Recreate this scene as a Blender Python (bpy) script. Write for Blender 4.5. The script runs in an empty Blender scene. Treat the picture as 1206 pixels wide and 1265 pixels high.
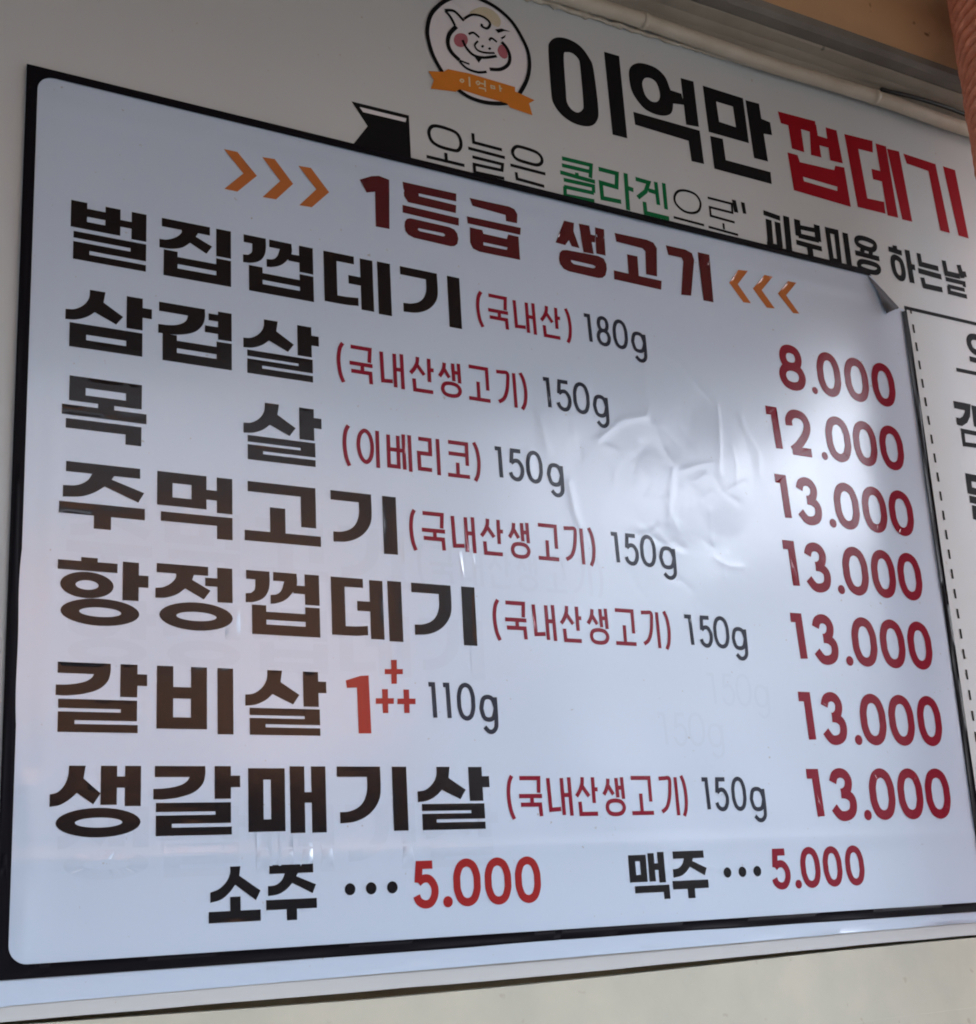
# Menu sheet pasted on a restaurant signboard, seen from below left.
# Lettering is laid out on the sign in millimetres: X to the right, Y downwards,
# origin at the inner top-left corner of the menu sheet's black border.
import bpy, bmesh, math, random
from mathutils import Vector, Matrix
from mathutils.geometry import delaunay_2d_cdt

scene = bpy.context.scene
COL = scene.collection
SIGN_TOP = 2.55            # height of the sheet's inner top edge above the ground, metres

# ------------------------------------------------------------------ camera
CAM_RIGHT = (0.858268, -0.510169, -0.054869)
CAM_UP = (-0.092206, -0.258755, 0.961573)
CAM_BACK = (-0.504742, -0.820227, -0.269217)
CAM_POS = (-0.35067, -1.52514, 1.57273)

cam_data = bpy.data.cameras.new('camera')
cam_data.sensor_fit = 'VERTICAL'
cam_data.sensor_height = 24.0
cam_data.lens = 24.0 * 1775.12 / 1265.0
cam_data.clip_start = 0.02
cam_data.clip_end = 300.0
cam = bpy.data.objects.new('camera', cam_data)
COL.objects.link(cam)
m = Matrix((CAM_RIGHT, CAM_UP, CAM_BACK)).transposed().to_4x4()
m.translation = Vector(CAM_POS)
cam.matrix_world = m
scene.camera = cam

# ------------------------------------------------------------------ sky, sun, exposure
SUN_EL, SUN_ROT = math.radians(48), math.radians(55)
world = bpy.data.worlds.new('World')
scene.world = world
world.use_nodes = True
wn = world.node_tree
bg = wn.nodes['Background']
sky = wn.nodes.new('ShaderNodeTexSky')
sky.sky_type = 'NISHITA'
sky.sun_disc = False
sky.sun_elevation = SUN_EL
sky.sun_rotation = SUN_ROT
sky.air_density = 0.6
sky.dust_density = 5.0
sky.ozone_density = 1.0
hazy = wn.nodes.new('ShaderNodeHueSaturation')          # a hazy, whitish sky
hazy.inputs['Saturation'].default_value = 0.38
wn.links.new(sky.outputs[0], hazy.inputs['Color'])
wn.links.new(hazy.outputs[0], bg.inputs[0])
bg.inputs[1].default_value = 0.15
sun = bpy.data.lights.new('sun', 'SUN')
sun.energy = 2.0
sun.angle = math.radians(0.5)
sun.color = (1.0, 0.94, 0.85)
so = bpy.data.objects.new('sun', sun)
COL.objects.link(so)
sdir = Vector((math.sin(SUN_ROT) * math.cos(SUN_EL), math.cos(SUN_ROT) * math.cos(SUN_EL), math.sin(SUN_EL)))
so.rotation_euler = sdir.to_track_quat('Z', 'Y').to_euler()
so.location = (0, 0, 8)
scene.view_settings.view_transform = 'Standard'
scene.view_settings.look = 'None'
scene.view_settings.exposure = 3.95
scene.view_settings.gamma = 1.0
scene.cycles.filter_width = 1.9            # the photograph is a little soft

# ------------------------------------------------------------------ materials
def mat(name, color, rough=0.5, spec=0.5, noise=None, bump=None, speck=None, metallic=0.0, coat=0.0):
    """noise=(scale, other colour, amount), bump=(scale, strength, distance), speck=(scale, colour, threshold)"""
    ma = bpy.data.materials.new(name)
    ma.use_nodes = True
    n, l = ma.node_tree.nodes, ma.node_tree.links
    p = n['Principled BSDF']
    p.inputs['Base Color'].default_value = (*color, 1)
    p.inputs['Roughness'].default_value = rough
    p.inputs['Specular IOR Level'].default_value = spec
    p.inputs['Metallic'].default_value = metallic
    p.inputs['Coat Weight'].default_value = coat
    p.inputs['Coat Roughness'].default_value = 0.19
    p.inputs['Coat IOR'].default_value = 1.65
    tc = n.new('ShaderNodeTexCoord')
    rn = n.new('ShaderNodeTexNoise'); rn.inputs['Scale'].default_value = 11; rn.inputs['Detail'].default_value = 5
    l.new(tc.outputs['Object'], rn.inputs['Vector'])
    rm = n.new('ShaderNodeMapRange'); rm.inputs[1].default_value = 0.1; rm.inputs[2].default_value = 0.9
    rm.inputs[3].default_value = max(0.02, rough * 0.8); rm.inputs[4].default_value = min(1, rough * 1.25)
    l.new(rn.outputs[0], rm.inputs[0])
    if rough > 0.45: l.new(rm.outputs[0], p.inputs['Roughness'])
    last = None
    if noise:
        t = n.new('ShaderNodeTexNoise'); t.inputs['Scale'].default_value = noise[0]; t.inputs['Detail'].default_value = 2 if name.startswith('glossy') else 6
        l.new(tc.outputs['Object'], t.inputs['Vector'])
        r = n.new('ShaderNodeMapRange'); r.inputs[1].default_value = 0.35; r.inputs[2].default_value = 0.7
        r.inputs[4].default_value = noise[2]
        l.new(t.outputs[0], r.inputs[0])
        mx = n.new('ShaderNodeMix'); mx.data_type = 'RGBA'
        mx.inputs[6].default_value = (*color, 1); mx.inputs[7].default_value = (*noise[1], 1)
        l.new(r.outputs[0], mx.inputs[0]); l.new(mx.outputs[2], p.inputs['Base Color']); last = mx.outputs[2]
    if speck:
        t = n.new('ShaderNodeTexNoise'); t.inputs['Scale'].default_value = speck[0]; t.inputs['Detail'].default_value = 2
        l.new(tc.outputs['Object'], t.inputs['Vector'])
        r = n.new('ShaderNodeMapRange'); r.inputs[1].default_value = speck[2]; r.inputs[2].default_value = speck[2] + 0.05
        l.new(t.outputs[0], r.inputs[0])
        mx = n.new('ShaderNodeMix'); mx.data_type = 'RGBA'
        mx.inputs[6].default_value = (*color, 1); mx.inputs[7].default_value = (*speck[1], 1)
        if last: l.new(last, mx.inputs[6])
        l.new(r.outputs[0], mx.inputs[0]); l.new(mx.outputs[2], p.inputs['Base Color'])
    if bump:
        t = n.new('ShaderNodeTexNoise'); t.inputs['Scale'].default_value = bump[0]; t.inputs['Detail'].default_value = 5
        l.new(tc.outputs['Object'], t.inputs['Vector'])
        b = n.new('ShaderNodeBump'); b.inputs['Strength'].default_value = bump[1]; b.inputs['Distance'].default_value = bump[2]
        l.new(t.outputs[0], b.inputs['Height']); l.new(b.outputs[0], p.inputs['Normal'])
    return ma

M = {}
SHEET_BUMP = (38, 0.2, 0.001)
M['paper'] = mat('glossy_white_print', (0.535, 0.67, 0.84), 0.26, 0.7, bump=SHEET_BUMP, speck=(120, (0.40, 0.44, 0.50), 0.74), coat=1.0)
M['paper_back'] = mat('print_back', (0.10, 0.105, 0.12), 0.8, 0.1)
M['black'] = mat('black_print', (0.007, 0.007, 0.01), 0.16, 0.34, bump=SHEET_BUMP)
M['border'] = mat('black_border_print', (0.006, 0.006, 0.009), 0.42, 0.06, bump=SHEET_BUMP)
M['navy'] = mat('dark_grey_print', (0.028, 0.035, 0.055), 0.16, 0.26, bump=SHEET_BUMP)
M['red'] = mat('red_print', (0.24, 0.013, 0.032), 0.16, 0.26, bump=SHEET_BUMP)
M['bright_red'] = mat('bright_red_print', (0.33, 0.02, 0.022), 0.14, 0.4, bump=SHEET_BUMP)
M['dark_red'] = mat('dark_red_print', (0.085, 0.012, 0.018), 0.14, 0.4, bump=SHEET_BUMP)
M['orange'] = mat('orange_print', (0.46, 0.15, 0.045), 0.14, 0.4, bump=SHEET_BUMP)
BB = (60, 0.15, 0.0006)
M['board'] = mat('board_face', (0.575, 0.61, 0.62), 0.5, 0.15, noise=(2.2, (0.52, 0.555, 0.57), 0.6), bump=BB, speck=(90, (0.45, 0.42, 0.38), 0.72))
M['b_black'] = mat('board_black_print', (0.012, 0.012, 0.013), 0.5, 0.02, bump=BB)
M['b_red'] = mat('board_red_print', (0.31, 0.01, 0.018), 0.5, 0.02, bump=BB)
M['b_green'] = mat('board_green_print', (0.01, 0.14, 0.05), 0.5, 0.02, bump=BB)
M['b_orange'] = mat('board_orange_print', (0.62, 0.21, 0.035), 0.5, 0.02, bump=BB)
M['b_white'] = mat('board_white_print', (0.72, 0.71, 0.74), 0.5, 0.02, bump=BB)
M['b_pink'] = mat('board_pink_print', (0.42, 0.14, 0.17), 0.5, 0.02, bump=BB)
M['b_gold'] = mat('board_gold_print', (0.62, 0.56, 0.36), 0.5, 0.02, bump=BB)
M['b_blonde'] = mat('board_blonde_print', (0.60, 0.54, 0.40), 0.5, 0.02, bump=BB)
M['b_grey'] = mat('board_dash_print', (0.02, 0.02, 0.018), 0.5, 0.02, bump=BB)
M['cream'] = mat('cream_painted_metal', (0.57, 0.57, 0.475), 0.5, 0.3, noise=(9, (0.47, 0.49, 0.42), 0.9), bump=(25, 0.3, 0.002), speck=(45, (0.45, 0.44, 0.36), 0.69))
M['wall'] = mat('stained_render', (0.34, 0.28, 0.19), 0.85, 0.2, noise=(6, (0.22, 0.17, 0.11), 0.8), bump=(30, 0.6, 0.004))
M['pvc'] = mat('aged_cream_conduit', (0.56, 0.51, 0.42), 0.42, 0.4, noise=(14, (0.42, 0.36, 0.27), 0.7), bump=(40, 0.3, 0.001))
M['sealant'] = mat('yellowed_sealant', (0.55, 0.51, 0.43), 0.6, 0.3, noise=(30, (0.34, 0.27, 0.19), 0.7), bump=(80, 0.7, 0.003))
M['cable'] = mat('black_cable', (0.02, 0.02, 0.02), 0.45)
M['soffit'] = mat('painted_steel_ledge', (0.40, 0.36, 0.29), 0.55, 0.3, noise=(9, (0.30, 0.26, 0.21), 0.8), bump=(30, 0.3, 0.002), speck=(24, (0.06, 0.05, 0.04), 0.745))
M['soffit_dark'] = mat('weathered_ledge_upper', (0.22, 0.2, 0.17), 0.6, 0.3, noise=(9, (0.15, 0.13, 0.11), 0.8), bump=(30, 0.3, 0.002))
M['awning'] = mat('orange_awning_cloth', (0.56, 0.33, 0.17), 0.8, 0.2, noise=(4, (0.42, 0.25, 0.14), 0.7), bump=(220, 0.3, 0.001), speck=(22, (0.12, 0.06, 0.03), 0.72))
M['rope'] = mat('terracotta_rope', (0.88, 0.38, 0.25), 0.85, 0.2, noise=(60, (0.66, 0.25, 0.15), 0.8), bump=(260, 0.6, 0.003))
M['post'] = mat('groove_shade_post', (0.10, 0.03, 0.018), 0.8, 0.1)  # dark colour stands in for shade between the rope strands
M['asphalt'] = mat('asphalt', (0.032, 0.032, 0.034), 0.9, 0.2, noise=(2, (0.05, 0.05, 0.05), 0.6), bump=(120, 0.5, 0.004))
M['paving'] = mat('paving', (0.10, 0.098, 0.095), 0.85, 0.2, noise=(4, (0.075, 0.074, 0.07), 0.7), bump=(60, 0.4, 0.003))
M['brown_brick'] = mat('brown_brick', (0.27, 0.135, 0.075), 0.85, 0.2, noise=(12, (0.19, 0.095, 0.055), 0.8))
M['grey_render'] = mat('grey_render', (0.17, 0.18, 0.21), 0.8, 0.2, noise=(6, (0.12, 0.13, 0.15), 0.8))
M['slate'] = mat('dark_slate', (0.05, 0.052, 0.06), 0.7, 0.2)
M['glass'] = mat('window_glass', (0.03, 0.035, 0.04), 0.08, 0.5)

# ------------------------------------------------------------------ lettering data (millimetres on the sign)
TRACED = {
'head_grade': '''P 417.0,40.3 434.7,30.8 445.7,27.8 460.9,30.2 458.7,102.5 438.5,103.2 439.3,52.5 426.8,56.4
P 480.9,28.4 564.1,26.9 563.4,39.0 505.0,40.3 504.9,44.3 563.1,44.6 562.4,56.3 488.6,56.7 482.7,49.2
P 479.9,62.5 566.7,62.7 566.0,74.4 479.4,73.9
P 481.5,93.0 482.4,86.3 485.7,81.7 490.9,79.7 550.8,79.6 558.7,81.5 563.0,86.8 564.2,94.2 562.2,102.3 557.3,106.6 551.5,108.0 495.2,107.4 486.9,104.8 482.7,100.3
H 502.6,91.8 541.0,90.9 543.6,93.0 541.9,95.1 539.6,95.6 504.7,95.7 501.6,94.2
P 585.0,28.5 649.6,27.3 658.0,29.4 662.4,36.4 661.4,50.3 643.2,50.8 642.6,41.9 589.1,39.5
P 579.8,57.0 667.1,56.0 665.5,67.2 580.4,67.6
P 583.6,72.9 603.5,72.7 604.9,78.0 642.5,78.1 645.4,70.7 662.4,70.6 662.2,106.2 596.7,106.8 586.4,104.0 582.7,95.9
H 604.0,91.1 642.8,91.0 641.3,95.1 603.8,95.6''',
'head_meat': '''P 741.6,29.1 758.9,29.1 757.0,42.6 765.9,67.1 752.4,66.8 748.0,58.4 740.9,67.5 724.6,66.7
P 767.2,28.3 785.9,27.6 790.5,71.4 772.4,72.0
P 781.5,41.5 795.0,41.2 794.0,52.5 781.8,52.6
P 795.7,28.1 812.0,28.0 811.5,69.6 795.0,69.8
P 728.4,91.2 730.2,81.7 735.1,76.5 742.9,74.5 798.2,72.7 807.6,75.0 811.5,82.9 811.6,91.0 808.5,100.9 802.9,106.2 794.9,108.1 743.9,107.6 735.2,105.4 729.5,98.9
H 749.2,88.9 787.6,89.2 791.6,90.7 789.8,93.4 785.8,94.2 753.8,94.4 749.5,92.0
P 830.6,29.6 889.1,28.7 901.1,31.0 906.6,39.1 902.7,85.3 882.5,85.6 884.8,48.3 879.2,44.6 832.4,43.4
P 850.8,59.4 869.6,59.2 868.8,92.9 850.1,93.0
P 824.0,90.3 910.5,90.9 908.1,105.6 823.4,104.6
P 924.1,30.7 961.0,30.5 973.3,34.1 976.3,44.5 964.4,104.8 945.2,106.7 955.2,51.1 952.2,45.6 927.1,45.8
P 984.6,29.9 1007.3,29.8 1007.1,107.9 987.7,108.3''',
'arrow_r0': '''P 229.2,41.6 247.1,41.4 273.0,68.4 246.7,96.5 229.5,96.6 254.9,69.2''',
'arrow_r1': '''P 280.2,40.5 297.3,39.0 322.3,68.0 298.4,95.5 280.1,96.4 304.4,68.2''',
'arrow_r2': '''P 329.8,40.8 347.4,39.5 372.6,68.4 347.5,95.5 330.0,96.5 354.5,68.2''',
'arrow_l0': '''P 1062.8,44.1 1082.3,42.0 1059.6,68.3 1082.0,96.1 1066.8,97.2 1042.5,69.0''',
'arrow_l1': '''P 1116.0,42.4 1132.5,42.6 1107.1,69.6 1129.6,96.6 1113.3,98.1 1089.2,70.0''',
'arrow_l2': '''P 1163.7,44.2 1181.3,43.8 1156.8,69.5 1180.2,96.6 1167.3,98.0 1139.7,69.6''',
'name_black': '''PS 738.3,-248.0 742.2,-264.8 755.2,-276.3 775.9,-280.0 797.8,-274.0 813.2,-257.3 819.1,-239.5 821.8,-173.7 816.8,-151.7 802.6,-139.4 778.4,-136.6 755.4,-144.3 740.4,-160.8 737.8,-182.3
HS 765.7,-247.1 772.0,-256.0 783.2,-256.7 792.6,-249.6 794.4,-236.1 794.8,-177.0 791.8,-164.1 782.0,-157.1 771.3,-160.4 764.8,-170.7 764.6,-189.5
P 841.8,-277.4 870.4,-277.9 871.7,-136.4 844.3,-136.0
PS 886.0,-251.4 891.7,-265.9 905.3,-275.5 922.7,-278.6 942.6,-276.4 957.4,-266.1 964.2,-249.7 969.0,-232.7 965.4,-208.3 954.0,-197.1 933.5,-192.8 911.3,-196.7 895.8,-210.4 887.6,-226.1
HS 911.0,-242.8 917.1,-252.3 928.8,-255.0 938.3,-250.4 942.8,-238.6 942.8,-225.6 936.1,-216.1 924.5,-214.3 915.2,-220.8 911.5,-231.4
P 960.8,-244.8 986.9,-244.1 992.1,-225.3 963.0,-220.7
P 988.8,-272.7 1014.9,-273.6 1016.2,-192.9 990.4,-190.2
P 887.8,-186.1 1017.0,-186.6 1018.7,-128.4 993.8,-127.5 992.0,-162.2 888.9,-164.2
P 1033.2,-271.3 1116.5,-270.9 1118.2,-189.5 1035.4,-189.1
H 1058.0,-249.0 1092.5,-249.1 1094.0,-212.3 1059.7,-213.3
P 1121.3,-268.8 1150.5,-270.0 1155.2,-165.5 1125.4,-164.8
P 1146.8,-243.1 1170.2,-240.7 1171.2,-217.3 1147.2,-214.9
P 1037.4,-182.5 1063.3,-183.7 1064.7,-146.6 1157.8,-147.3 1157.3,-125.6 1038.8,-125.2''',
'name_red': '''P 1190.4,-266.4 1273.4,-269.5 1272.8,-245.6 1194.0,-245.3
P 1209.7,-253.9 1238.2,-254.4 1239.2,-202.8 1211.9,-203.1
P 1259.3,-266.7 1274.6,-263.0 1277.3,-202.3 1253.8,-201.5
P 1266.9,-242.9 1298.7,-242.6 1298.2,-225.5 1268.6,-224.5
P 1296.2,-264.0 1321.5,-264.4 1325.8,-203.1 1296.7,-201.8
P 1200.8,-193.4 1222.8,-193.9 1226.3,-181.9 1303.2,-185.3 1306.9,-194.4 1327.9,-196.0 1330.9,-123.4 1204.7,-125.6
H 1229.0,-155.6 1305.0,-154.8 1303.7,-147.0 1230.0,-147.8
P 1338.8,-262.2 1405.5,-265.5 1402.4,-242.2 1368.0,-240.7 1373.3,-148.9 1412.9,-150.9 1412.2,-128.5 1347.2,-127.0
P 1393.3,-209.3 1422.0,-209.6 1420.9,-190.1 1393.6,-189.5
P 1412.2,-262.5 1437.3,-262.9 1442.1,-127.4 1416.6,-126.4
P 1439.1,-259.0 1468.7,-260.8 1476.0,-127.1 1451.6,-126.4
P 1478.7,-259.3 1558.6,-257.6 1568.6,-125.1 1544.4,-125.1 1537.1,-238.7 1483.7,-240.9
P 1577.6,-258.2 1608.4,-257.5 1616.0,-124.5 1590.4,-125.0''',
'slogan_today': '''KCS 5.2 527.3,-58.6 530.6,-67.8 538.4,-72.3 553.7,-72.8 569.9,-70.3 576.6,-62.6 577.5,-51.5 572.2,-42.7 561.5,-41.0 542.5,-41.9 531.1,-47.4
K 5 552.6,-34.2 552.9,-22.2
K 5 521.7,-21.1 581.6,-21.6
K 5 598.1,-76.1 598.6,-61.8 645.1,-61.5
K 5 589.1,-50.6 649.3,-50.1
K 5 595.2,-38.4 644.5,-38.5 642.9,-28.6 597.4,-27.3 597.7,-15.1 646.0,-16.5
KCS 5.2 663.4,-65.1 669.0,-72.2 678.3,-74.1 701.7,-72.5 711.0,-67.0 712.0,-58.5 704.3,-51.8 688.8,-51.0 670.6,-52.4 663.9,-57.5
K 5 657.7,-40.7 716.8,-40.3
K 5 666.5,-31.4 667.4,-21.1 713.2,-19.8''',
'slogan_green': '''K 6.6 747.9,-73.2 799.5,-74.2 796.3,-52.6
K 6.3 746.9,-61.7 797.2,-62.8
K 6.3 772.4,-55.5 772.7,-48.5
K 6.6 742.9,-49.4 804.3,-47.9
K 6.3 748.1,-38.6 800.5,-40.2 800.1,-29.3
K 6.3 748.0,-27.3 800.4,-28.8
K 6.3 749.3,-27.6 748.7,-13.5 800.4,-15.8
K 7.2 812.7,-71.3 846.0,-71.4 843.1,-48.3 814.7,-49.2 815.2,-24.2 849.5,-25.6
K 7.5 862.4,-75.8 861.1,-14.5
K 7.5 861.7,-51.9 874.4,-50.5
K 7.2 880.3,-70.7 904.7,-70.0 897.4,-53.7 881.4,-39.7
K 7.2 902.7,-57.0 917.4,-56.5
K 7.2 918.4,-74.3 919.5,-36.0
K 7.2 933.8,-75.8 933.6,-31.8
K 7.2 893.2,-35.4 893.6,-17.3 937.9,-17.3''',
'slogan_thin': '''KCS 4.2 952.3,-56.5 960.3,-68.0 976.1,-72.8 994.6,-70.4 1002.8,-58.9 998.3,-44.5 985.5,-37.0 968.5,-36.5 954.4,-45.2
K 4.2 946.7,-21.6 1005.7,-20.7
K 4.2 1018.6,-70.5 1066.9,-70.7 1066.3,-54.9 1020.9,-54.8 1021.1,-40.0 1068.8,-38.9
K 4.2 1045.1,-32.4 1045.2,-22.0
K 4.2 1014.1,-19.8 1073.1,-18.3
P 1067.9,-78.5 1076.4,-78.6 1078.7,-57.6 1070.1,-57.2
P 1086.4,-78.4 1094.2,-78.3 1095.2,-59.1 1088.1,-58.7''',
'slogan_skin': '''K 9.0 1131.9,-69.8 1166.5,-66.9
K 12.4 1141.2,-59.6 1139.3,-14.2
K 12.4 1159.6,-58.8 1158.9,-14.5
K 9.0 1132.0,-14.6 1163.2,-13.5
K 13.1 1180.0,-73.6 1178.0,-10.9
K 13.1 1203.3,-72.9 1202.5,-43.2
K 13.1 1245.9,-72.4 1245.2,-42.5
K 8.3 1203.2,-59.9 1245.4,-61.7
K 9.0 1202.0,-44.4 1246.3,-44.6
K 9.0 1195.5,-31.4 1251.0,-30.3
K 12.4 1224.1,-29.6 1224.3,-8.8
KC 10.3 1268.9,-68.0 1288.7,-68.3 1287.4,-13.7 1270.1,-14.1
K 12.4 1308.9,-71.2 1308.9,-10.2
KCS 9.4 1333.0,-62.5 1340.1,-68.5 1355.1,-70.0 1372.4,-67.3 1375.8,-60.9 1369.5,-53.3 1354.5,-52.2 1336.7,-55.5
K 9.7 1345.6,-50.4 1342.6,-43.0
K 9.7 1364.0,-50.2 1362.3,-43.0
K 9.4 1326.6,-39.2 1381.8,-38.7
KCS 9.4 1331.4,-17.5 1337.5,-24.9 1355.0,-26.6 1373.9,-24.8 1377.5,-18.7 1370.1,-11.8 1354.6,-10.4 1337.3,-12.3''',
'slogan_day': '''K 10.5 1423.1,-71.6 1423.5,-63.5
K 9.8 1407.2,-62.4 1438.2,-60.5
KCS 10.5 1413.0,-39.1 1416.4,-47.5 1423.8,-49.4 1432.9,-44.5 1435.7,-31.7 1435.0,-19.7 1429.7,-12.5 1421.4,-13.0 1414.3,-21.7
K 12.0 1452.3,-69.3 1453.3,-8.4
K 10.5 1454.4,-39.5 1465.9,-39.1
K 10.1 1479.7,-68.8 1480.7,-48.7 1524.5,-48.6
K 10.1 1472.9,-35.2 1528.9,-33.9
K 10.1 1480.4,-23.6 1482.3,-8.6 1526.5,-9.4
K 10.5 1541.1,-67.4 1542.7,-43.4 1576.6,-44.1
K 11.3 1578.1,-66.3 1583.2,-42.0
K 10.5 1579.8,-49.7 1594.3,-51.4
K 8.3 1539.0,-32.1 1584.7,-32.6 1584.4,-25.4
K 7.5 1542.4,-19.4 1584.0,-19.6
K 8.3 1543.9,-19.7 1543.5,-8.0 1587.2,-7.7''',
'flag': '''P 410.6,-76.4 497.2,-77.8 497.5,-5.7 409.8,-4.5 411.0,-12.2 433.4,-44.9''',
'flag_stripe': '''P 422.3,-70.9 492.8,-72.0 491.5,-66.0 427.1,-64.5''',
'emblem_ring': '''KCS 6.3 552.0,-162.5 540.2,-182.4 534.0,-203.2 532.5,-222.2 538.6,-246.8 550.9,-265.4 566.5,-281.1 588.8,-295.3 611.0,-301.3 629.6,-300.0 653.1,-293.8 676.3,-278.9 692.1,-256.5 701.1,-235.5 702.0,-212.2 695.9,-188.7 683.8,-165.5 670.5,-147.1 656.4,-138.8 635.8,-133.0 615.6,-130.5 595.9,-132.0 579.9,-138.1 564.1,-147.4''',
'emblem_disc': '''PS 552.0,-162.5 540.2,-182.4 534.0,-203.2 532.5,-222.2 538.6,-246.8 550.9,-265.4 566.5,-281.1 588.8,-295.3 611.0,-301.3 629.6,-300.0 653.1,-293.8 676.3,-278.9 692.1,-256.5 701.1,-235.5 702.0,-212.2 695.9,-188.7 683.8,-165.5 670.5,-147.1 656.4,-138.8 635.8,-133.0 615.6,-130.5 595.9,-132.0 579.9,-138.1 564.1,-147.4''',
'emblem_face': '''KS 4.5 563.1,-263.4 578.9,-266.7 594.0,-255.5
KS 4.5 563.9,-262.9 571.7,-255.3 578.4,-243.4
KS 4 594.2,-258.9 607.4,-269.6 622.8,-272.7 634.4,-269.5 638.3,-263.1 632.6,-254.7 624.2,-255.5 624.5,-259.8
P 646.4,-257.2 657.9,-262.3 673.4,-261.4 662.0,-259.0 651.2,-252.4
P 655.1,-245.9 664.2,-253.6 662.5,-248.6 657.5,-244.2
KS 6.5 580.9,-242.5 568.8,-226.5 565.1,-210.7 570.1,-197.5 582.7,-188.1
KS 3 582.7,-188.1 590.9,-186.9 599.1,-186.3
KS 4 582.6,-186.5 593.7,-178.2 611.8,-176.8 627.2,-181.8
KS 5.5 632.6,-187.6 651.5,-192.9 665.2,-205.1 668.7,-219.4 664.4,-231.5 656.3,-239.2
KS 3.6 600.4,-235.6 609.0,-240.5 618.4,-235.5
KS 3.6 634.8,-235.4 639.4,-240.5 648.0,-236.7
KS 3.2 615.8,-228.9 609.8,-220.5 614.1,-213.5 625.8,-212.8 642.9,-217.0
PS 620.4,-221.7 623.2,-224.8 625.6,-223.2 622.8,-219.7
PS 632.2,-221.3 634.9,-224.3 637.4,-222.8 634.6,-219.5
KS 4.5 589.7,-222.9 595.6,-211.5 606.8,-203.2 623.5,-203.9 646.1,-212.9
P 606.7,-202.4 621.8,-203.4 614.8,-192.7''',
'emblem_cheek0': '''PS 575.4,-218.6 579.2,-228.0 587.8,-233.5 596.1,-233.0 598.9,-225.6 595.1,-216.2 586.5,-210.4 578.3,-211.3''',
'emblem_cheek1': '''PS 648.4,-222.7 651.5,-231.1 656.9,-235.2 661.9,-233.3 664.8,-225.0 664.2,-216.4 658.8,-212.4 652.1,-214.6''',
'emblem_hair': '''PS 604.2,-272.0 625.4,-288.6 645.9,-288.2 657.1,-276.4 652.8,-263.3 641.0,-265.6 627.9,-274.2''',
'ribbon': '''P 530.8,-155.7 555.2,-161.3 562.8,-167.9 598.2,-170.6 634.8,-170.2 673.8,-169.7 673.7,-162.4 706.6,-156.8 696.4,-149.1 701.1,-130.6 662.8,-133.3 658.1,-138.9 616.1,-139.0 580.0,-140.5 573.2,-134.6 533.5,-128.6 539.0,-143.6''',
'ribbon_text': '''KCS 2 581.6,-154.6 584.6,-157.5 587.5,-156.2 584.8,-152.8
K 2.6 597.0,-164.6 596.9,-149.2
KCS 2 608.2,-158.7 611.2,-161.7 614.1,-159.9 610.9,-156.2
K 2 614.9,-159.8 621.6,-159.7
K 2.6 622.8,-166.0 622.5,-155.3
K 2 611.9,-151.6 622.8,-152.2 622.9,-148.1
KC 2 632.5,-160.5 638.4,-161.0 638.7,-157.3 632.8,-156.9
K 2.6 647.2,-165.4 648.1,-155.0
K 2 647.7,-160.6 651.1,-160.7''',
'side_words': '''KCS 11.7 1573.7,77.9 1580.2,69.1 1593.7,66.9 1607.0,71.0 1611.0,80.8 1606.6,91.9 1593.5,96.3 1578.3,92.0
K 10.0 1568.8,110.5 1612.4,111.9
K 13.2 1511.2,201.5 1544.9,201.7 1541.6,214.8 1533.6,225.2 1522.5,231.3 1512.1,230.4
K 14.9 1562.1,196.9 1560.9,235.2
KC 8.0 1523.3,246.4 1567.2,247.3 1566.5,268.8 1522.3,269.9
KC 12.6 1519.9,327.6 1552.8,328.7 1550.9,352.7 1519.1,350.3
K 12.6 1515.1,365.6 1549.2,368.0
K 13.2 1524.9,376.1 1522.9,400.3''',
'grade_mark': '''P 377.1,703.6 396.5,697.5 407.2,696.6 408.1,765.4 391.6,765.6 391.3,711.6 378.2,712.4
P 437.7,676.7 445.6,676.4 444.4,705.5 437.1,705.8
P 428.9,688.1 453.4,687.2 453.1,693.5 428.6,694.4
P 424.2,712.5 432.0,712.2 431.4,740.9 424.1,741.1
P 415.5,723.6 439.6,722.9 439.3,729.7 415.2,730.3
P 452.8,712.1 460.5,711.9 460.0,740.3 452.7,740.5
P 444.2,723.3 468.8,722.6 468.5,729.4 443.9,730.0''',
'creases': '''K 1.6 9 862.7,230.1 862.7,266.3 863.9,298.7 858.2,309.2
K 2.0 8 900.0,207.7 930.2,219.7 958.7,249.1 991.7,276.3 990.1,315.0 981.7,381.9
K 2.0 8 872.3,320.3 883.9,354.3 900.5,378.1 891.0,411.0 881.1,465.4
K -0.8 5 893.4,406.9 909.1,404.0
K -0.9 6 923.0,417.2 945.8,421.9 964.9,411.3
K 0.7 4 825.0,413.3 832.0,417.2
K -0.7 5 846.9,417.2 855.9,410.0
K 0.8 5 793.4,399.6 795.8,411.7
K 1.5 8 772.1,355.3 815.7,321.3 858.2,309.2
K 0.9 6 782.2,363.4 800.1,367.6 808.0,380.8
K -0.6 5 738.9,365.6 740.9,383.9
K 1.6 7 716.4,423.3 723.3,464.9 728.9,480.8
K 1.2 6 729.8,326.4 733.0,352.4
K 1.2 10 1035.7,285.6 1040.9,308.5 1061.7,339.6 1059.1,373.3
K 1.2 7 957.5,439.3 955.5,487.1
K 1.2 9 749.2,247.6 759.6,293.9
K 1.2 8 676.3,334.4 685.7,377.3
K 1.0 8 653.8,388.1 658.4,417.6
K -1.0 9 905.3,403.1 899.5,454.3
K 1.0 5 11.8,819.5 14.8,888.6 9.4,996.7
K 1.0 5 20.8,819.6 21.9,912.8 15.0,998.6
K 0.8 6 653.3,1015.6 669.9,987.9''',
}
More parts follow.
